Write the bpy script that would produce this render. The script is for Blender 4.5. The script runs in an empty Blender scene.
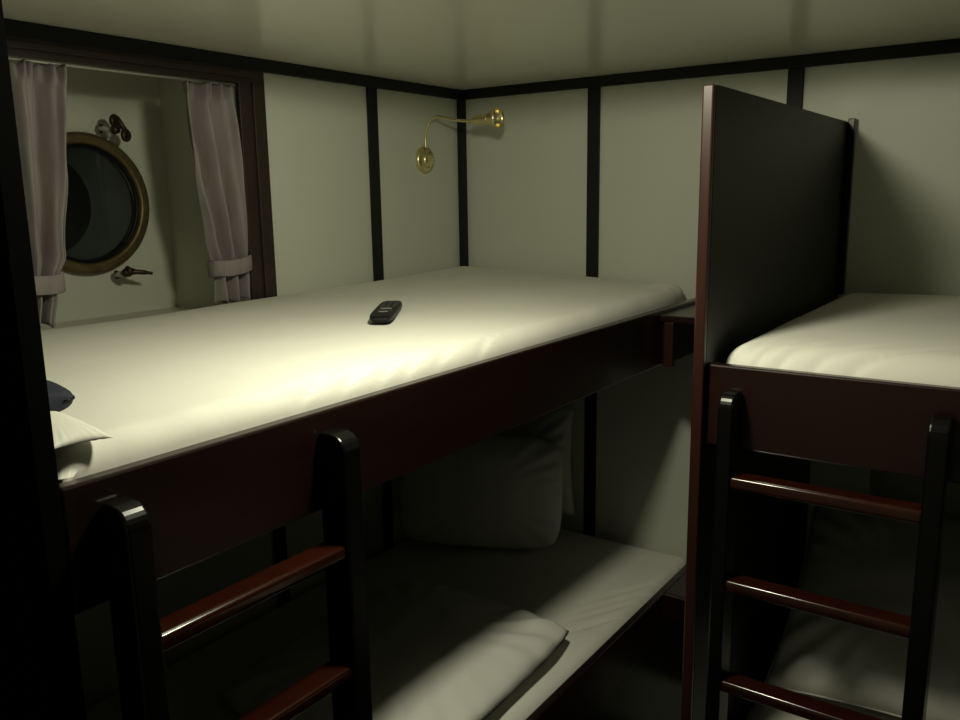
import bpy, bmesh, math, random
from mathutils import Vector, Matrix, noise
random.seed(7)
D = bpy.data
SC = bpy.context.scene
COL = SC.collection
PI = math.pi

# ------------------------------------------------------------------ camera
cam_data = D.cameras.new('camera')
cam = D.objects.new('camera', cam_data); COL.objects.link(cam)
SC.camera = cam
FPX = 833.8
cam_data.sensor_fit = 'HORIZONTAL'; cam_data.sensor_width = 36.0
cam_data.lens = FPX * 36.0 / 960.0
cam_data.clip_start = 0.02
yaw, pitch, roll = math.radians(35.142), math.radians(11.14), math.radians(-0.870)
fwd = Vector((-math.sin(yaw)*math.cos(pitch), math.cos(yaw)*math.cos(pitch), -math.sin(pitch)))
rgt = Vector((math.cos(yaw), math.sin(yaw), 0))
upv = rgt.cross(fwd)
r2 = rgt*math.cos(roll) + upv*math.sin(roll)
u2 = -rgt*math.sin(roll) + upv*math.cos(roll)
M = Matrix((r2, u2, -fwd)).transposed().to_4x4()
M.translation = Vector((1.6517, -2.2599, 1.6816))
cam.matrix_world = M

# ------------------------------------------------------------------ world, light, exposure
w = D.worlds.new('night'); SC.world = w; w.use_nodes = True
w.node_tree.nodes['Background'].inputs[0].default_value = (0.30, 0.40, 0.40, 1)
w.node_tree.nodes['Background'].inputs[1].default_value = 0.01

LX, LY = 1.06, -1.37                  # round ceiling downlight over the aisle
HZ = 2.014                             # ceiling height
LAMP_COL = (1.0, 0.98, 0.73)
def spot(name, energy, size, blend, radius=.05):
    d = D.lights.new(name, 'SPOT'); d.energy = energy; d.color = LAMP_COL
    d.spot_size = math.radians(size); d.spot_blend = blend; d.shadow_soft_size = radius
    o = D.objects.new(name, d); COL.objects.link(o); o.location = (LX, LY, HZ-.032)
spot('downlight_beam', 10.0, 140, 1.0)
spot('downlight_spill', 17.0, 180, .06)

SC.view_settings.view_transform = 'Standard'
SC.view_settings.look = 'None'
SC.view_settings.gamma = 1.0
SC.view_settings.use_curve_mapping = False
SC.view_settings.exposure = -0.10

# ------------------------------------------------------------------ materials
def new_mat(name, col, rough=0.5, metal=0.0, spec=0.5, coat=0.0):
    m = D.materials.new(name); m.use_nodes = True
    b = m.node_tree.nodes['Principled BSDF']
    b.inputs['Base Color'].default_value = (*col, 1)
    b.inputs['Roughness'].default_value = rough
    b.inputs['Metallic'].default_value = metal
    b.inputs['Specular IOR Level'].default_value = spec
    b.inputs['Coat Weight'].default_value = coat
    b.inputs['Coat Roughness'].default_value = 0.12
    return m

def add_noise(m, c1, c2, scale=(4, 4, 4), detail=4, bump=0.0, bump_scale=None, dist=0.0, bdist=0.002):
    nt = m.node_tree; b = nt.nodes['Principled BSDF']
    tc = nt.nodes.new('ShaderNodeTexCoord'); mp = nt.nodes.new('ShaderNodeMapping')
    mp.inputs['Scale'].default_value = scale
    nz = nt.nodes.new('ShaderNodeTexNoise'); nz.inputs['Scale'].default_value = 1.0
    nz.inputs['Detail'].default_value = detail; nz.inputs['Distortion'].default_value = dist
    rp = nt.nodes.new('ShaderNodeValToRGB')
    rp.color_ramp.elements[0].color = (*c1, 1); rp.color_ramp.elements[1].color = (*c2, 1)
    rp.color_ramp.elements[0].position = 0.3; rp.color_ramp.elements[1].position = 0.7
    nt.links.new(tc.outputs['Object'], mp.inputs['Vector'])
    nt.links.new(mp.outputs[0], nz.inputs['Vector'])
    nt.links.new(nz.outputs[0], rp.inputs[0]); nt.links.new(rp.outputs[0], b.inputs['Base Color'])
    if bump:
        n2 = nt.nodes.new('ShaderNodeTexNoise'); n2.inputs['Detail'].default_value = 3
        m2 = nt.nodes.new('ShaderNodeMapping'); m2.inputs['Scale'].default_value = bump_scale or scale
        n2.inputs['Scale'].default_value = 1.0
        nt.links.new(tc.outputs['Object'], m2.inputs['Vector']); nt.links.new(m2.outputs[0], n2.inputs['Vector'])
        bp = nt.nodes.new('ShaderNodeBump'); bp.inputs['Strength'].default_value = bump
        bp.inputs['Distance'].default_value = bdist
        nt.links.new(n2.outputs[0], bp.inputs['Height']); nt.links.new(bp.outputs[0], b.inputs['Normal'])
    return m

WALL = add_noise(new_mat('cream_panel', (.7, .7, .62), .45), (.65, .665, .58), (.69, .705, .62), (2, 2, 2), bump=.1, bump_scale=(60, 60, 60), bdist=.0006)
CEIL = add_noise(new_mat('ceiling_panel', (.7, .7, .6), .22, spec=.5), (.77, .77, .65), (.80, .80, .68), (2, 2, 2), bump=.12, bump_scale=(5, 3, 3), bdist=.006)
HULL = add_noise(new_mat('painted_hull', (.5, .52, .45), .35), (.56, .56, .47), (.62, .62, .52), (3, 3, 3), bump=.25, bump_scale=(9, 9, 9), bdist=.004)
def wood(name, c1, c2, grain, rough=.3, coat=.5):
    return add_noise(new_mat(name, c1, rough, coat=coat), c1, c2, grain, detail=5, dist=.6)
MAHO_Y = wood('mahogany_along_y', (.0075, .0023, .0017), (.013, .0036, .0023), (26, 2.2, 26), rough=.35, coat=.25)
MAHO_X = wood('mahogany_along_x', (.010, .0026, .0018), (.016, .0040, .0024), (2.2, 26, 26), rough=.35, coat=.25)
MAHO_Z = wood('mahogany_upright', (.022, .0056, .0034), (.036, .0090, .0048), (30, 30, 2.5), rough=.4, coat=.2)
RUNG = wood('rung_mahogany', (.019, .0040, .0019), (.031, .0066, .0029), (14, 14, 14), rough=.16, coat=.5)
FRAME = wood('brown_frame_wood', (.018, .010, .008), (.028, .015, .011), (20, 3, 20), rough=.5, coat=.1)
EBONY = wood('black_stained_wood', (.0022, .0020, .0020), (.0036, .0032, .0032), (20, 20, 3), rough=.26, coat=.0)
EBONY.node_tree.nodes['Principled BSDF'].inputs['Specular IOR Level'].default_value = .35
TRIM = new_mat('black_trim', (.010, .010, .011), .55, spec=.3)
MATTE = new_mat('matt_black_panel', (.0012, .0012, .0012), .8, spec=.05)
PANEL = wood('dark_laminate', (.0050, .0048, .0043), (.0065, .0060, .0052), (10, 2, 10), rough=.42, coat=.0)
PANEL.node_tree.nodes['Principled BSDF'].inputs['Specular IOR Level'].default_value = .3
SHEET = add_noise(new_mat('white_sheet', (.8, .8, .74), .8, spec=.2), (.78, .77, .70), (.82, .81, .74), (5, 5, 5), bump=.25, bump_scale=(22, 22, 22), bdist=.003)
PILLOW = add_noise(new_mat('white_pillowcase', (.8, .8, .74), .8, spec=.2), (.76, .76, .70), (.82, .81, .75), (5, 5, 5), bump=.4, bump_scale=(18, 18, 18), bdist=.004)
CURT = add_noise(new_mat('mauve_grey_curtain', (.3, .26, .28), .9, spec=.1), (.225, .200, .200), (.30, .265, .265), (40, 40, 8), bump=.35, bump_scale=(260, 260, 260), bdist=.0008)
BRASS = new_mat('polished_brass', (.85, .74, .42), .28, metal=1)
OLDBR = add_noise(new_mat('tarnished_brass', (.2, .13, .06), .45, metal=.7), (.10, .078, .038), (.19, .145, .068), (30, 30, 30), bump=.3, bump_scale=(80, 80, 80), bdist=.001)
DARKBR = add_noise(new_mat('dark_bronze', (.05, .035, .02), .45, metal=.7), (.035, .024, .014), (.08, .055, .03), (40, 40, 40))
STEEL = new_mat('painted_bolt', (.5, .5, .45), .4, metal=.3)
BLACKP = new_mat('black_plastic', (.004, .004, .004), .4, spec=.25)
BUTTON = new_mat('grey_rubber_button', (.045, .045, .045), .6)
SILVER = new_mat('silver_plastic', (.45, .45, .42), .35, metal=.4)
NAVY = add_noise(new_mat('navy_fabric', (.01, .012, .03), .8), (.008, .010, .022), (.016, .02, .042), (60, 60, 60), bump=.4, bump_scale=(200, 200, 200), bdist=.001)
FLOOR = wood('dark_floor', (.020, .014, .010), (.035, .022, .015), (3, 22, 3), rough=.5, coat=.05)
DARKW = wood('bounce_damping_wood', (.020, .014, .010), (.035, .022, .015), (22, 22, 3), rough=.5, coat=.05)  # dark tone chosen to lessen light bouncing off the unseen right wall
BAFFLE = new_mat('lamp_baffle', (.25, .25, .22), .6)
NIGHT = new_mat('night_water', (.002, .003, .003), .4)
GLASS = new_mat('porthole_glass', (1, 1, 1), .03)
gb = GLASS.node_tree.nodes['Principled BSDF']
gb.inputs['Transmission Weight'].default_value = 1.0
gb.inputs['IOR'].default_value = 1.45
gb.inputs['Base Color'].default_value = (.90, .94, .92, 1)
TUBE = new_mat('grey_port_tube', (.115, .130, .125), .5)

# ------------------------------------------------------------------ helpers
def link(name, bm, mat, parent=None, loc=None, smooth=False, world_bm=True):
    """bm is in world coordinates; the object's origin goes to loc (its base)."""
    me = D.meshes.new(name)
    if loc is None:
        vs = [v.co for v in bm.verts]
        mn = Vector((min(v.x for v in vs), min(v.y for v in vs), min(v.z for v in vs)))
        mx = Vector((max(v.x for v in vs), max(v.y for v in vs), max(v.z for v in vs)))
        loc = Vector(((mn.x+mx.x)/2, (mn.y+mx.y)/2, mn.z))
    loc = Vector(loc)
    bmesh.ops.recalc_face_normals(bm, faces=bm.faces)
    bmesh.ops.translate(bm, verts=bm.verts, vec=-loc)
    bm.to_mesh(me); bm.free()
    me.materials.append(mat)
    if smooth:
        for p in me.polygons: p.use_smooth = True
    o = D.objects.new(name, me); COL.objects.link(o)
    if parent:
        o.parent = parent
        o.location = loc - pworld(parent)
    else:
        o.location = loc
    return o

def pworld(o):
    v = Vector(o.location)
    while o.parent:
        o = o.parent; v += Vector(o.location)
    return v

def thing(name, label, cat, loc, group=None):
    o = D.objects.new(name, None); COL.objects.link(o)
    o.empty_display_size = .05
    o.location = loc; o['label'] = label; o['category'] = cat
    if group: o['group'] = group
    return o

def tag(o, label, cat, group=None):
    o['label'] = label; o['category'] = cat
    if group: o['group'] = group
    return o

def struct(name, bm, mat, parent=None, smooth=False):
    o = link(name, bm, mat, parent, smooth=smooth)
    if not parent: o['kind'] = 'structure'
    return o

def box(x0, x1, y0, y1, z0, z1, bev=0.0, bm=None, seg=2):
    b = bm or bmesh.new()
    n = bmesh.new()
    bmesh.ops.create_cube(n, size=1)
    for v in n.verts:
        v.co = Vector(((x0+x1)/2 + v.co.x*(x1-x0), (y0+y1)/2 + v.co.y*(y1-y0), (z0+z1)/2 + v.co.z*(z1-z0)))
    if bev:
        bmesh.ops.bevel(n, geom=n.edges[:], offset=bev, segments=seg, profile=.5, affect='EDGES')
    merge(b, n)
    return b

def merge(b, n):
    me = D.meshes.new('tmp'); n.to_mesh(me); n.free(); b.from_mesh(me); D.meshes.remove(me)

def grid_mesh(rows, closed_u=False, closed_v=False, bm=None):
    b = bm or bmesh.new()
    V = [[b.verts.new(p) for p in r] for r in rows]
    nr, nc = len(V), len(V[0])
    for i in range(nr - (0 if closed_v else 1)):
        for j in range(nc - (0 if closed_u else 1)):
            a, c = V[i], V[(i+1) % nr]
            f = (a[j], a[(j+1) % nc], c[(j+1) % nc], c[j])
            try: b.faces.new(f)
            except ValueError: pass
    return b, V

def tube(path, rad, seg=16, cap=True, bm=None):
    path = [Vector(p) for p in path]
    rads = rad if isinstance(rad, (list, tuple)) else [rad]*len(path)
    rows = []; n = None
    for i, p in enumerate(path):
        t = (path[min(i+1, len(path)-1)] - path[max(i-1, 0)]).normalized()
        if n is None:
            n = t.orthogonal().normalized()
        n = (n - t*n.dot(t)).normalized(); m = t.cross(n)
        rows.append([p + (n*math.cos(2*PI*k/seg) + m*math.sin(2*PI*k/seg))*rads[i] for k in range(seg)])
    b, V = grid_mesh(rows, closed_u=True, bm=bm)
    if cap:
        b.faces.new(V[0][::-1]); b.faces.new(V[-1])
    return b

def lathe(prof, origin, axis, seg=48, bm=None):
    """prof: list of (radius, distance along axis)"""
    axis = Vector(axis).normalized(); n = axis.orthogonal().normalized(); m = axis.cross(n); o = Vector(origin)
    rows = []
    for r, d in prof:
        r = max(r, 1e-5)
        rows.append([o + axis*d + (n*math.cos(2*PI*k/seg) + m*math.sin(2*PI*k/seg))*r for k in range(seg)])
    b, V = grid_mesh(rows, closed_u=True, bm=bm)
    return b

def torus(c, axis, R, r, seg=40, sub=12, bm=None):
    axis = Vector(axis).normalized(); n = axis.orthogonal().normalized(); m = axis.cross(n); c = Vector(c)
    rows = []
    for i in range(seg):
        a = 2*PI*i/seg; d = n*math.cos(a) + m*math.sin(a)
        rows.append([c + d*(R + r*math.cos(2*PI*k/sub)) + axis*(r*math.sin(2*PI*k/sub)) for k in range(sub)])
    b, V = grid_mesh(rows, closed_u=True, closed_v=True, bm=bm)
    return b

def smoothcurve(pts, n=8):
    P = [Vector(p) for p in pts]; out = []
    for i in range(len(P)-1):
        p0 = P[max(i-1, 0)]; p1 = P[i]; p2 = P[i+1]; p3 = P[min(i+2, len(P)-1)]
        for k in range(n):
            t = k/n
            out.append(.5*((2*p1) + (-p0+p2)*t + (2*p0-5*p1+4*p2-p3)*t*t + (-p0+3*p1-3*p2+p3)*t**3))
    out.append(P[-1]); return out

def spaced(a, b, r, n):
    """positions from a to b, denser within r of both ends"""
    e = [a + r*(1-math.cos(PI/2*i/7)) for i in range(7)]
    m = [a + r + (b-a-2*r)*i/n for i in range(n+1)]
    f = [b - r*(1-math.cos(PI/2*i/7)) for i in range(6, -1, -1)]
    return e + m + f

def mattress(x0, x1, y0, y1, z0, z1, r=.035, crown=.02, wr=None, nx=70, ny=110, back=0, taper=0):
    xs = spaced(x0, x1, r, nx); ys = spaced(y0, y1, r, ny)
    rows = []
    def q(d): return 0 if d >= r else r - math.sqrt(max(0, r*r-(r-d)**2))
    def corner(x, y):
        return x, y
    for y in ys:
        row = []
        for x in xs:
            dx = min(x-x0, x1-x); dy = min(y-y0, y1-y)
            if dx < r and dy < r:
                d = r - min(r, math.hypot(r-dx, r-dy))
                X, Y = x, y
                h = math.hypot(r-dx, r-dy)
                if h > r:      # pull the corner vertices onto the rounded corner
                    k = r/h
                    cx = x0+r if x-x0 < r else x1-r; cy = y0+r if y-y0 < r else y1-r
                    X = cx+(x-cx)*k; Y = cy+(y-cy)*k; d = 0
            else:
                d = min(dx, dy); X, Y = x, y
            u = (x-x0)/(x1-x0); v = (y-y0)/(y1-y0)
            c = crown*(1-abs(2*u-1)**3)*(1-abs(2*v-1)**4)
            z = z1 - q(d) + c + .003*noise.noise(Vector((x*4, y*3, 1.7)))
            z += back*(1-u) + (.024*v**3*(1-u) if back else 0)
            if taper and v > .84: X -= taper*u*((v-.84)/.16)**2
            if wr: z += wr(x, y, min(dx, dy))
            row.append(Vector((X, Y, z)))
        rows.append(row)
    b, V = grid_mesh(rows)
    ring = V[0][:] + [r_[-1] for r_ in V[1:]] + V[-1][-2::-1] + [r_[0] for r_ in V[-2:0:-1]]
    levels = []
    prev = ring; cx, cy = (x0+x1)/2, (y0+y1)/2
    zt = [v.co.z for v in ring]
    for k in range(1, 5):
        t = k/4
        cur = [b.verts.new((v.co.x, v.co.y, zt[i]*(1-t)+z0*t)) for i, v in enumerate(ring)]
        for i in range(len(ring)):
            j = (i+1) % len(ring)
            b.faces.new((prev[i], prev[j], cur[j], cur[i]))
        prev = cur
    b.faces.new(prev)
    return b

def pillow(wd, dp, th, M_, pinch=.06, nz=.010, seed=0, n=44, sag=0.0, flat=0.0, rnd=0.0):
    """cushion of width wd, depth dp, thickness th, placed by matrix M_"""
    b = bmesh.new(); grids = []
    for s in (1, -1):
        rows = []
        for i in range(n+1):
            v = -1+2*i/n; row = []
            for j in range(n+1):
                u = -1+2*j/n
                f = max(0, (1-abs(u)**2.6)*(1-abs(v)**2.6))**.5
                X = u*wd/2*(1-pinch*(1-v*v)*abs(u)**3) ; Y = v*dp/2*(1-pinch*(1-u*u)*abs(v)**3)
                if rnd: X *= math.sqrt(1-rnd*v**4); Y *= math.sqrt(1-rnd*u**4)
                Z = s*th/2*f
                if s < 0 and flat: Z *= (1-flat)
                e = 1-f
                p = Vector((X*5+seed, Y*5, s*2.))
                Z += s*nz*f*(noise.noise(p)+.5*noise.noise(p*2.3))
                ang = math.atan2(v, u)
                Z += s*nz*.8*math.sin(ang*26+seed)*(abs(u*v)**1.2)*min(1, f*2)
                Z -= sag*(u*u)*.5
                row.append(M_ @ Vector((X, Y, Z)))
            rows.append(row)
        grids.append(rows)
    b, V = grid_mesh(grids[0]); grid_mesh(grids[1], bm=b)
    bmesh.ops.remove_doubles(b, verts=b.verts, dist=.0004)
    return b

def piping_path(wd, dp, M_, pinch, n=30, sag=0):
    pts = []
    for k in range(4*n):
        s = k/n; q_ = int(s); t = -1+2*(s-q_)
        u, v = [(t, -1), (1, t), (-t, 1), (-1, -t)][q_]
        X = u*wd/2*(1-pinch*(1-v*v)*abs(u)**3); Y = v*dp/2*(1-pinch*(1-u*u)*abs(v)**3)
        pts.append(M_ @ Vector((X, Y, -sag*u*u*.5)))
    pts.append(pts[0])
    return pts

# ------------------------------------------------------------------ room shell
XR, YF, HU = 3.15, -3.05, 0.30      # right wall, wall behind the camera, hull recess depth
OY0, OY1, OZ0, OZ1 = -1.62, -0.90, 1.395, 1.955   # window opening in the left wall
struct('floor', box(-.02, XR+.02, YF-.02, .02, -.04, 0), FLOOR)
struct('ceiling', box(-.02, XR+.02, YF-.02, .02, HZ, HZ+.03), CEIL)
struct('wall_back', box(-.02, XR+.02, 0, .02, 0, HZ), WALL)
b = box(-.02, 0, OY1, 0, 0, HZ); box(-.02, 0, YF, OY0, 0, HZ, bm=b)
box(-.02, 0, OY0, OY1, 0, OZ0, bm=b); box(-.02, 0, OY0, OY1, OZ1, HZ, bm=b)
struct('wall_left', b, WALL)
struct('wall_right', box(XR, XR+.02, YF-.02, 0, 0, HZ), DARKW)
struct('wall_front', box(-.02, XR+.02, YF-.02, YF, 0, HZ), WALL)
# ceiling downlight (its light is the pair of spots at the top)
lf = thing('ceiling_light', 'small round brass downlight in the ceiling above the aisle', 'ceiling light', (LX, LY, HZ-.03))
link('trim_ring', lathe([(.044, -.0005), (.060, -.0005), (.060, -.006), (.052, -.012), (.046, -.012), (.044, -.0005)], (LX, LY, HZ), (0, 0, 1), 48), BRASS, lf, smooth=True)
link('lamp_cup', lathe([(.0435, -.001), (.0435, -.010), (.036, -.003), (0, -.002)], (LX, LY, HZ), (0, 0, 1), 40), STEEL, lf, smooth=True)

# trims: cornice and panel strips
TH = .012
struct('trim_1', box(TH, XR, -TH, -.0005, 1.984, HZ-.0005, .002), TRIM)                   # back cornice
struct('trim_2', box(.0005, TH+.003, -1.853, -.0005, 1.984, HZ-.0005, .002), TRIM)        # left cornice
struct('trim_3', box(.0005, .022, -.024, -.0005, 0, 1.984, .002), TRIM)                   # corner post
n = 4
for x in (.4825, 1.0486, 1.6147, 2.1808, 2.7469):
    struct('trim_%d' % n, box(x-.020, x+.020, -.008, -.0005, 0, 1.984, .002), TRIM); n += 1
struct('trim_%d' % n, box(.0005, .008, -.449, -.409, 0, 1.984, .002), TRIM); n += 1
struct('trim_%d' % n, box(.0005, .008, -.88, -.84, 0, 1.28, .002), TRIM); n += 1        # strip below the window jamb
struct('trim_%d' % n, box(1.1845, 1.32, -.189, -.0095, 0, 1.255), WALL); n += 1       # boxed-in corner of the lower berth

# hull recess behind the window opening
wroot = D.objects.new('window_1', None); COL.objects.link(wroot); wroot.location = (0, -1.26, OZ0); wroot['kind'] = 'structure'
b = box(.0005, .016, -.905, -.826, 1.30, 1.984, .002)                  # right jamb
box(.016, .022, -.868, -.840, 1.30, 1.955, .002, bm=b)
link('window_jamb', b, FRAME, wroot)
b = box(.0005, .016, -1.70, -1.62, 1.30, 1.984, .002)
link('window_jamb', b, FRAME, wroot)
b = box(.0005, .016, -1.62, -.90, 1.950, 1.984, .002)
box(.016, .023, -1.62, -.87, 1.963, 1.976, .002, bm=b)
link('window_header', b, FRAME, wroot)
PC = Vector((-HU, -1.136, 1.676)); PR = .150
# hull plate with a round hole
bm = bmesh.new()
segs = 64; inner = []; outer = []
for k in range(segs):
    a = 2*PI*k/segs; c, s = math.cos(a), math.sin(a)
    inner.append(Vector((-HU, PC.y+PR*c, PC.z+PR*s)))
    # ray to rectangle
    ry = (OY1+.02-PC.y) if c > 0 else (OY0-.02-PC.y); rz = (2.06-PC.z) if s > 0 else (OZ0-.03-PC.z)
    t = min(ry/c if abs(c) > 1e-6 else 1e9, rz/s if abs(s) > 1e-6 else 1e9)
    outer.append(Vector((-HU, PC.y+t*c, PC.z+t*s)))
back = [p+Vector((-.012, 0, 0)) for p in outer]
rows = [back, outer, inner]
b, V = grid_mesh(rows, closed_u=True, bm=bm)
struct('wall_hull', b, HULL)
b = box(-HU, -.02, OY1+.0, OY1+.02, OZ0-.02, 2.04)
struct('wall_recess_side', b, HULL)
struct('wall_recess_foot', box(-HU, -.02, OY0-.02, OY0, OZ0-.02, 2.04), HULL)
struct('ceiling_recess', box(-HU, -.02, OY0-.02, OY1+.02, 2.04, 2.06), HULL)
struct('trim_%d' % n, box(-HU, -.0205, OY0, OY1, OZ0-.02, OZ0+.006, .002), HULL); n += 1   # sill

# ------------------------------------------------------------------ porthole
ph = thing('porthole', 'round brass-rimmed porthole in the painted hull behind the curtains', 'porthole', (-HU, PC.y, PC.z-.17))
link('rim', lathe([(.140, .000), (.1405, .018), (.146, .024), (.150, .022), (.156, .024), (.163, .022), (.168, .016), (.168, .0005), (.149, .0005), (.140, .0005)], PC, (1, 0, 0), 72), OLDBR, ph, smooth=True)
link('gasket', lathe([(.1385, -.008), (.1385, .014), (.134, .014), (.132, .008), (.132, -.008)], PC, (1, 0, 0), 72), BLACKP, ph, smooth=True)
link('glass', lathe([(0, .002), (.1318, .002), (.1318, .008), (0, .008)], PC, (1, 0, 0), 64), GLASS, ph)
link('tube', lathe([(.1495, -.001), (.1495, -.012), (.140, -.013), (.134, -.19), (.128, -.19)], PC, (1, 0, 0), 64), TUBE, ph, smooth=True)
link('outer_pane', lathe([(0, -.186), (.128, -.186), (.128, -.192), (0, -.192)], PC, (1, 0, 0), 64), NIGHT, ph)
for (base, end) in (((-.2755, -1.086, 1.853), (-.226, -1.080, 1.848)), ((-.2755, -1.083, 1.503), (-.237, -1.080, 1.509))):
    top = end[2] > 1.7
    bs, e = Vector(base), Vector(end)
    bt = link('swing_bolt', tube([bs, bs.lerp(e, .25), e], .007, 14), STEEL, ph, smooth=True)
    hg = torus(bs+Vector((.002, 0, 0)), (0, 1, 0), .007, .004, 24, 10)
    link('hinge_eye', hg, DARKBR, ph, smooth=True)
    b = tube([e-Vector((.002, 0, 0)), e+Vector((.010, 0, 0))], [.011, .009], 20)
    if top:
        for (dy, dz) in ((-.002, .020), (.024, -.012)):
            torus(e+Vector((.005, dy, dz)), (1, .35, 0), .0095, .0062, 26, 10, bm=b)
        tube([e+Vector((.005, .004, .028)), e+Vector((.005, .032, -.014))], .0062, 10, bm=b)
    else:
        torus(e+Vector((.010, 0, .004)), (.1, 1, .1), .009, .0048, 26, 10, bm=b)
        tube(smoothcurve([e+Vector((.004, 0, 0)), e+Vector((.018, .016, .002)), e+Vector((.030, .052, -.004))]), [.007]*8+[.006]*5+[.004]*4, 12, bm=b)
        torus(e+Vector((.004, .010, .006)), (.2, .2, 1), .009, .005, 26, 10, bm=b)
    link('wing_nut', b, DARKBR, ph, smooth=True)

# ------------------------------------------------------------------ curtains
def interp(tab, z):
    tab = sorted(tab)
    if z <= tab[0][0]: return tab[0][1:]
    for a, c in zip(tab, tab[1:]):
        if z <= c[0]:
            t = (z-a[0])/(c[0]-a[0]); t = t*t*(3-2*t)
            return [a[i]*(1-t)+c[i]*t for i in range(1, len(a))]
    return tab[-1][1:]

def curtain(tab, zb, zt, folds, label, amp=.016, seed=0, drift=0, band_z=1.525, bandw=(0, 0)):
    x0 = .004
    root = thing('curtain', label, 'curtain', (x0, sum(interp(tab, zb)[:2])/2, zb), 'window curtains')
    rows = []
    NZ, NS = 70, 150
    for i in range(NZ+1):
        z = zb + (zt-zb)*i/NZ
        yl, yr = interp(tab, z)[:2]
        g = interp([(zb, .9), (band_z-.03, .75), (band_z, .55), (band_z+.06, .85), (zt-.10, 1.), (zt-.02, .8), (zt, .7)], z)[0]
        row = []
        for j in range(NS+1):
            s = j/NS
            ph_ = s*folds*2*PI + seed + .5*math.sin(z*5+seed) + drift*((zt-z)/(zt-zb))**1.3
            sh = math.sin(ph_) + .28*math.sin(2.3*ph_+1.1+z*2)
            A = amp*g*(.75+.5*noise.noise(Vector((s*3+seed, z*2, 0))))
            y = yl+(yr-yl)*(s + .018*math.cos(ph_)*g)
            x = x0 + A*sh + .003*noise.noise(Vector((s*16, z*9, seed)))
            hd_ = max(0., min(1., (z-(zt-.040))/.018))
            x += hd_*.006*math.sin(s*folds*7*PI+seed)*(1 if z < zt-.012 else 1.4)
            row.append(Vector((x, y, z + (.004*math.sin(ph_*1.7) if i in (0, NZ) else 0))))
        rows.append(row)
    b, V = grid_mesh(rows)
    c = link('cloth', b, CURT, root, smooth=True)
    md = c.modifiers.new('thick', 'SOLIDIFY'); md.thickness = .002; md.offset = 0
    # tie band: a closed flattened loop
    yl, yr = interp(tab, band_z)[:2]
    yc, ry = (yl+yr)/2 + bandw[0], (yr-yl)/2+.006
    rows = []
    for (dz, k) in ((-.019, .98), (-.017, 1.02), (0, 1.03), (.017, 1.02), (.019, .98), (.015, .93), (-.015, .93)):
        row = []
        for q_ in range(48):
            a = 2*PI*q_/48
            cy = math.copysign(abs(math.cos(a))**.6, math.cos(a)); sx = math.copysign(abs(math.sin(a))**.6, math.sin(a))
            row.append(Vector((x0+.026*k*sx, yc+ry*k*cy, band_z+dz+bandw[1]*cy+.002*math.sin(3*a))))
        rows.append(row)
    b, V = grid_mesh(rows, closed_u=True, closed_v=True)
    link('tie_band', b, CURT, root, smooth=True)
    return root

curtain([(1.442, -1.462, -1.392), (1.50, -1.452, -1.380), (1.525, -1.456, -1.376), (1.58, -1.464, -1.352), (1.75, -1.474, -1.326), (1.942, -1.486, -1.306)],
        1.441, 1.942, 2.7, 'mauve-grey curtain tied back left of the porthole', seed=.4, amp=.030, bandw=(-.003, -.002))
curtain([(1.442, -1.004, -.914), (1.50, -1.002, -.908), (1.525, -1.006, -.908), (1.60, -1.022, -.910), (1.75, -1.048, -.912), (1.85, -1.056, -.914), (1.942, -1.052, -.916)],
        1.441, 1.942, 2.3, 'mauve-grey curtain tied back right of the porthole by the wide jamb', seed=2.2, amp=.028, drift=-3.0, bandw=(0, .004))
rod = link('curtain_wire', tube([(.004, OY0+.001, 1.9455), (.004, -.906, 1.9455)], .0028, 10), STEEL, smooth=True)
tag(rod, 'thin pale curtain wire stretched under the window header', 'curtain wire')

# ------------------------------------------------------------------ bunks
RT = .020        # rail thickness
def bunk(name, label, loc, parts, group=None):
    root = thing(name, label, 'bunk', loc, group)
    for (pn, bmh, mt) in parts:
        link(pn, bmh, mt, root)
    return root
bunk('upper_bunk', 'upper bunk along the window wall with a deep dark mahogany side rail', (.425, -.93, 1.262), [
    ('side_rail', box(.85-RT, .85, -1.853, -.0095, 1.262, 1.400, .003), MAHO_Y),
    ('bed_base', box(.0100, .85-RT-.001, -1.853, -.0255, 1.275, 1.295), PANEL)])
bunk('lower_bunk', 'lower bunk along the window wall below the upper berth', (.425, -.93, 0), [
    ('side_rail', box(.85-RT, .85, -1.853, -.0095, .50, .622, .003), MAHO_Y),
    ('bed_base', box(.0230, .85-RT-.001, -1.853, -.0255, .50, .52), PANEL),
    ('drawer_front', box(.80, .815, -1.853, -.0095, .02, .495, .002), EBONY)])
bunk('upper_bunk', 'upper bunk on the right behind the tall partition, deep mahogany rail', (2.1, -.47, 1.267), [
    ('side_rail', box(1.1845, XR-.001, -.943, -.943+RT, 1.267, 1.4045, .003), MAHO_X),
    ('bed_base', box(1.1845, XR-.001, -.943+RT+.001, -.0095, 1.275, 1.295), PANEL)])
bunk('lower_bunk', 'lower bunk on the right, mostly in shadow behind the ladder', (2.1, -.47, 0), [
    ('side_rail', box(1.1845, XR-.001, -.943, -.943+RT, .42, .615, .003), MAHO_X),
    ('bed_base', box(1.1845, XR-.001, -.943+RT+.001, -.196, .44, .46), PANEL)])

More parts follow.
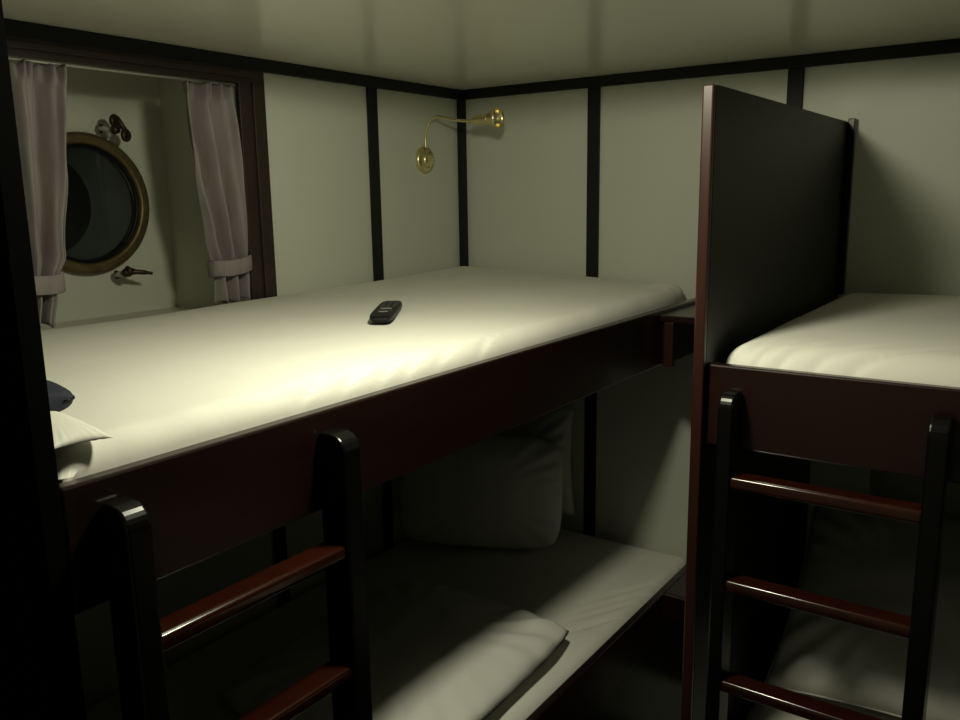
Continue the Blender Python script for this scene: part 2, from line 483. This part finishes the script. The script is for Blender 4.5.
# sheet wrinkles
def wr_left(x, y, d):
    z = 0
    e = (.83-x)
    if 0 <= e < .16:
        k = math.exp(-((e-.018)/.022)**2)
        z += .0025*k*noise.noise(Vector((x*6+y*3, y*17, 3)))
        for yc in (-1.10, -1.22, -1.30, -1.36, -1.44, -1.52):
            z += -.0060*k*math.exp(-((y-yc-3.2*e)/.012)**2)
    # tuck folds at the end near the shelf
    if y > -.20 and e < .14:
        z += .004*math.sin(70*(y+e*1.2))*math.exp(-((e-.04)/.05)**2)
    return z
def wr_lower(x, y, d):
    z = 0; e = .828-x
    if 0 <= e < .25:
        k = math.exp(-((e-.03)/.06)**2)
        for yc in (-.20, -.27, -.33, -.42):
            z += -.011*k*math.exp(-((y-yc+2.2*e)/.012)**2)
        z += .003*k*noise.noise(Vector((x*6, y*14, 9)))
    return z
def wr_right(x, y, d):
    z = 0; e = y+.92
    if 0 <= e < .2:
        k = math.exp(-((e-.03)/.045)**2)
        for xc, s in ((1.225, .4), (1.25, .5), (1.285, .7), (1.335, 1.), (1.39, 1.4), (1.58, 2.)):
            z += -.009*k*math.exp(-((x-xc-s*e)/.009)**2)
    return z
m1 = link('mattress', mattress(.012, .828, -1.850, -.026, 1.296, 1.432, .030, .014, wr_left, nx=90, ny=340, back=.003, taper=.045), SHEET, smooth=True)
tag(m1, 'upper window-side mattress in a white fitted sheet, remote lying on it', 'mattress', 'mattresses on the bunks')
m2 = link('mattress', mattress(.025, .828, -1.850, -.026, .521, .628, .030, .010, wr_lower, nx=90, ny=340), SHEET, smooth=True)
tag(m2, 'lower window-side mattress in white sheet, a lit strip along its edge', 'mattress', 'mattresses on the bunks')
m3 = link('mattress', mattress(1.188, 3.10, -.919, -.012, 1.296, 1.434, .050, .018, wr_right, nx=460, ny=90), SHEET, smooth=True)
tag(m3, 'upper right mattress in white sheet, rounded end against the dark partition', 'mattress', 'mattresses on the bunks')
m4 = link('mattress', mattress(1.192, 3.10, -.919, -.196, .461, .620, .035, .010, None, nx=60, ny=40), SHEET, smooth=True)
tag(m4, 'lower right mattress in white sheet beneath the right upper bunk', 'mattress', 'mattresses on the bunks')

# corner shelves between the bunk heads and the partition
def corner_shelf(zt, zb, y, label):
    s = thing('corner_shelf', label, 'shelf', (1.0, y/2, zb), 'corner shelves beside the partition')
    link('shelf_board', box(.851, 1.164, y, -.0095, zt-.016, zt, .002), MAHO_X, s)
    link('front_post', box(.864, .887, y, y+.018, zb, zt-.0165, .002), MAHO_Z, s)
    link('side_cheek', box(.851, .862, y+.0185, -.0095, zb, zt-.0165, .002), MAHO_Y, s)
    return s
corner_shelf(1.390, 1.262, -.36, 'small mahogany shelf between the upper window-side bunk and the partition')
s = thing('corner_shelf', 'small boxed mahogany shelf between the lower window-side bunk and the partition', 'shelf', (1.0, -.14, .555), 'corner shelves beside the partition')
link('shelf_board', box(.851, 1.164, -.27, -.0095, .606, .622, .002), MAHO_X, s)
link('front_board', box(.851, 1.164, -.285, -.2705, .560, .622, .002), MAHO_X, s)

# ------------------------------------------------------------------ partition and foot panel
pt = thing('partition_panel', 'tall dark partition between the bunks with a reddish mahogany front edge', 'partition', (1.174, -.48, 0))
b = bmesh.new()
prof = [(-.950, 0), (-.950, 1.8445), (-.0095, 1.8445), (-.0095, 0)]
f0 = [b.verts.new((1.1650, y, z)) for y, z in prof]; f1 = [b.verts.new((1.1835, y, z)) for y, z in prof]
b.faces.new(f0); b.faces.new(f1[::-1])
for i in range(len(prof)):
    j = (i+1) % len(prof); b.faces.new((f0[i], f0[j], f1[j], f1[i]))
link('board', b, PANEL, pt)
link('edge_band', box(1.1648, 1.1837, -.962, -.9505, 0, 1.8450, .003), MAHO_Z, pt)
link('wall_cleat', box(1.1840, 1.200, -.030, -.0095, 1.425, 1.8520, .002), EBONY, pt)
fp = thing('foot_panel', 'black full-height panel at the foot of the window-side bunks', 'panel', (.425, -1.865, 0))
link('board', box(.0005, .838, -1.874, -1.8545, 0, 2.012), MATTE, fp)
link('edge_band', box(.8385, .850, -1.8745, -1.8540, 0, 2.012), MATTE, fp)

# ------------------------------------------------------------------ ladders
def stile_bm(ax, a0, a1, p0, p1, zt):
    """upright board; ax: axis along the ladder's width. p0 = bunk side, p1 = room side; rounded top."""
    b = bmesh.new(); out = []
    w_ = abs(p1-p0); s = 1 if p1 > p0 else -1
    r = .026
    pts = [(p0, 0), (p1, 0), (p1, zt-r)]
    for k in range(1, 9):
        a = PI/2*k/8; pts.append((p1 - s*r*(1-math.cos(a)), zt-r+r*math.sin(a)))
    r3 = .010
    for k in range(0, 6):
        a = PI/2*k/5; pts.append((p0 + s*r3*(1-math.sin(a)), zt-r3+r3*math.cos(a)))
    def P_(a, p, z): return (a, p, z) if ax == 'x' else (p, a, z)
    f0 = [b.verts.new(P_(a0, p, z)) for p, z in pts]; f1 = [b.verts.new(P_(a1, p, z)) for p, z in pts]
    b.faces.new(f0); b.faces.new(f1[::-1])
    for i in range(len(pts)):
        j = (i+1) % len(pts); b.faces.new((f0[i], f0[j], f1[j], f1[i]))
    bmesh.ops.recalc_face_normals(b, faces=b.faces)
    ed = [e for e in b.edges if len(e.link_faces) == 2 and len([f for f in e.link_faces if len(f.verts) > 6]) == 1]
    bmesh.ops.bevel(b, geom=ed, offset=.0035, segments=3, profile=.5, affect='EDGES')
    return b

def rung_bm(ax, a0, a1, pc, zc, dp=.040, hh=.022):
    rows = []
    for a in (a0, a1):
        row = []
        for k in range(64):
            t = 2*PI*k/64
            c = math.copysign(abs(math.cos(t))**.36, math.cos(t)); s_ = math.copysign(abs(math.sin(t))**.50, math.sin(t))
            p = pc+dp/2*c; z = zc+hh/2*s_
            row.append(Vector((a, p, z)) if ax == 'x' else Vector((p, a, z)))
        rows.append(row)
    b, V = grid_mesh(rows, closed_u=True)
    for r_ in rows: b.faces.new([b.verts.new(p_) for p_ in r_])      # end caps keep their own corners
    return b

def ladder(ax, a, p, zt, zr, label, loc):
    root = thing('bunk_ladder', label, 'ladder', loc, 'ladders hung on the bunk rails')
    for (a0, a1) in ((a[0], a[1]), (a[2], a[3])):
        o = link('stile', stile_bm(ax, a0, a1, p[0], p[1], zt), EBONY, root, smooth=False)
    for z in zr:
        link('rung', rung_bm(ax, a[1]+.0005, a[2]-.0005, (p[0]+p[1])/2, z), RUNG, root, smooth=True)
    return root
ladder('y', (-1.817, -1.788, -1.505, -1.472), (.8505, .9005), 1.375, [1.212, 1.034, .856, .678, .5, .322, .144],
       'ladder with black stiles and mahogany rungs on the left bunk rail', (.875, -1.645, 0))
ladder('x', (1.220, 1.244, 1.517, 1.545), (-.9435, -.9935), 1.368, [1.222, 1.044, .862, .684, .506, .328, .15],
       'ladder with black stiles and mahogany rungs on the right bunk rail', (1.382, -.968, 0))

# ------------------------------------------------------------------ pillows
def mat_axes(c, ux, uy):
    ux = Vector(ux).normalized(); uy = Vector(uy); uy = (uy-ux*uy.dot(ux)).normalized(); uz = ux.cross(uy)
    m = Matrix((ux, uy, uz)).transposed().to_4x4(); m.translation = Vector(c); return m
def make_pillow(wd, dp, th, Mx, label, pinch=.06, nz=.012, seed=0, sag=0, flat=0, pipe=True, rnd=0):
    base = Mx.translation.copy()
    p = link('pillow', pillow(wd, dp, th, Mx, pinch, nz, seed, sag=sag, flat=flat, rnd=rnd), PILLOW, smooth=True)
    tag(p, label, 'pillow', 'white pillows on the bunks')
    if pipe:
        link('seam', tube(piping_path(wd, dp, Mx, pinch, sag=sag), .0022, 8, cap=False), PILLOW, p, smooth=True)
    return p
# upright pair in the lower window-side berth, leaning on the corner
make_pillow(.42, .34, .11, mat_axes((.245, -.078, .850), (1, .10, .06), (-.06, .10, 1)), 'upright white pillow at the back of the lower window-side bunk', seed=3, nz=.014)
make_pillow(.50, .35, .13, mat_axes((.275, -.310, .814), (.45, .25, -.02), (-.10, .24, 1)), 'white pillow leaning in front of another on the lower window-side bunk', seed=8, nz=.012, rnd=.22, pinch=.02, pipe=False)
# flat pillow near the foot of the lower berth
make_pillow(.54, .67, .115, mat_axes((.540, -.985, .6725), (1, .03, 0), (-.03, 1, 0)), 'flat white pillow lying near the edge of the lower window-side bunk', seed=5, flat=.62, nz=.016, pipe=False, rnd=.16, pinch=.03)
# bunched sheet at the foot of the upper berth
fs = link('folded_sheet', pillow(.130, .066, .026, mat_axes((.776, -1.819, 1.4430), (1, 0, -.09), (0, 1, -.06)), .10, .001, 2, flat=.7), SHEET, smooth=True)
tag(fs, 'bunched white sheet corner beside the black foot panel on the upper bunk', 'sheet')
# right lower berth
make_pillow(.52, .50, .17, mat_axes((1.47, -.41, .812), (1, 0, .03), (0, .80, .60)), 'plump white pillow on the lower right bunk behind the ladder', seed=11, nz=.022)

# ------------------------------------------------------------------ reading lamp
rl = thing('reading_lamp', 'brass gooseneck reading lamp on the wall by the corner, switched off', 'lamp', (0, -.198, 1.752))
bc = Vector((0, -.198, 1.792))
link('wall_plate', lathe([(.041, .0005), (.041, .006), (.038, .011), (.030, .014), (.024, .016), (0, .016)], bc, (1, 0, 0), 48), BRASS, rl, smooth=True)
link('dome', lathe([(.026, .015), (.0255, .020), (.022, .025), (.014, .028), (0, .029)], bc, (1, 0, 0), 40), BRASS, rl, smooth=True)
link('switch_knob', lathe([(.0045, .028), (.0045, .036), (.003, .038), (0, .038)], bc, (1, 0, 0), 20), BRASS, rl, smooth=True)
neck = smoothcurve([(.009, -.198, 1.828), (.011, -.199, 1.862), (.020, -.20, 1.893), (.034, -.20, 1.910), (.056, -.20, 1.917), (.085, -.20, 1.912), (.125, -.20, 1.903), (.165, -.20, 1.898), (.192, -.20, 1.897)], 8)
link('gooseneck', tube(neck, .0042, 14), BRASS, rl, smooth=True)
hd = Vector((.192, -.20, 1.897)); ax = Vector((1, 0, .03))
body = link('lamp_head', lathe([(0, -.002), (.006, -.001), (.012, .004), (.0145, .010), (.0150, .016), (.0148, .048), (.0160, .054), (.0210, .064), (.0270, .078), (.0290, .088), (.0278, .088), (.0255, .078), (.0190, .066), (.0130, .056), (.0120, .030), (0, .030)], hd, ax, 40), BRASS, rl, smooth=True)
link('collar', torus(hd+ax*.052, ax, .0155, .0016, 36, 8), BRASS, body, smooth=True)
link('bulb', lathe([(0, .031), (.009, .034), (.011, .048), (.015, .062), (.017, .068), (.010, .076), (0, .078)], hd, ax, 28), STEEL, body, smooth=True)

# ------------------------------------------------------------------ remote control
def remote():
    # local: x width, y length, z up
    a = Vector((.647, -1.176)); 
    A0 = Vector((.592, -1.120)); A1 = Vector((.454, -.922)); B0 = Vector((.668, -1.134))
    ly = (A1-A0); L = ly.length; ly.normalize(); lx = Vector((ly.y, -ly.x)); W_ = .048
    c = (A0+A1)/2 + lx*W_/2; 
    zb = 1.4515
    root = thing('remote_control', 'black remote control lying on the upper window-side mattress', 'remote control', (c.x, c.y, zb))
    def tr(u, v, h): return Vector((c.x+lx.x*u+ly.x*v, c.y+lx.y*u+ly.y*v, zb+h))
    def slab(hw, hl, levels, power=5):
        rows = []
        for (h, ins) in levels:
            row = []
            for k in range(64):
                t = 2*PI*k/64; ct, st = math.cos(t), math.sin(t)
                row.append(tr(math.copysign(abs(ct)**(2/power), ct)*(hw-ins), math.copysign(abs(st)**(2/power), st)*(hl-ins), h))
            rows.append(row)
        b, V = grid_mesh(rows, closed_u=True); b.faces.new(V[0][::-1]); b.faces.new(V[-1]); return b
    link('body', slab(W_/2, L/2, [(0, .005), (.002, .001), (.005, 0), (.0065, .0003)]), BLACKP, root, smooth=False)
    link('side_trim', slab(W_/2, L/2, [(.0066, .0003), (.0076, .0003)]), BUTTON, root)
    link('face', slab(W_/2, L/2, [(.0081, .0004), (.0110, .001), (.0122, .003)]), BLACKP, root)
    def button(u, v, hw, hl, m):
        b = bmesh.new(); n_ = bmesh.new(); bmesh.ops.create_cube(n_, size=1)
        for q_ in n_.verts: q_.co = tr(u+q_.co.x*2*hw, v+q_.co.y*2*hl, .0127+q_.co.z*.0010)
        merge(b, n_)
        link('button', b, m, root)
    for i in range(5):
        for j in (-1, 0, 1):
            button(j*.012, .088-i*.017, .0038, .0050, BUTTON)
    button(0, -.008, .011, .0035, SILVER)
    for j in (-1, 0, 1): button(j*.012, -.034, .0036, .005, BUTTON)
    button(0, -.055, .009, .003, SILVER)
remote()

# ------------------------------------------------------------------ navy pouch at the foot of the upper bunk
b = bmesh.new(); rows = []
pc = Vector((.648, -1.803, 1.4640)); N_ = 28
for i in range(N_+1):
    ph_ = -PI/2+PI*i/N_
    row = []
    for k in range(36):
        t = 2*PI*k/36
        cx = math.cos(ph_)**.36 if math.cos(ph_) > 0 else 0
        p = Vector((.105*math.sin(ph_), .042*cx*math.cos(t), .019*cx*math.copysign(abs(math.sin(t))**.8, math.sin(t))))
        p.z += .0015*noise.noise(p*40)
        row.append(pc+p)
    rows.append(row)
b, V = grid_mesh(rows, closed_u=True)
bmesh.ops.remove_doubles(b, verts=b.verts, dist=.0002)
po = link('pouch', b, NAVY, smooth=True)
tag(po, 'dark navy rounded pouch lying on the pillow by the black foot panel', 'pouch')
link('zip_line', tube([pc+Vector((.1055*math.sin(a), .0425*math.cos(a)**.36 if math.cos(a) > 0 else 0, 0)) for a in [(-PI/2+.05)+(PI-.1)*i/30 for i in range(31)]], .0014, 8), BLACKP, po, smooth=True)
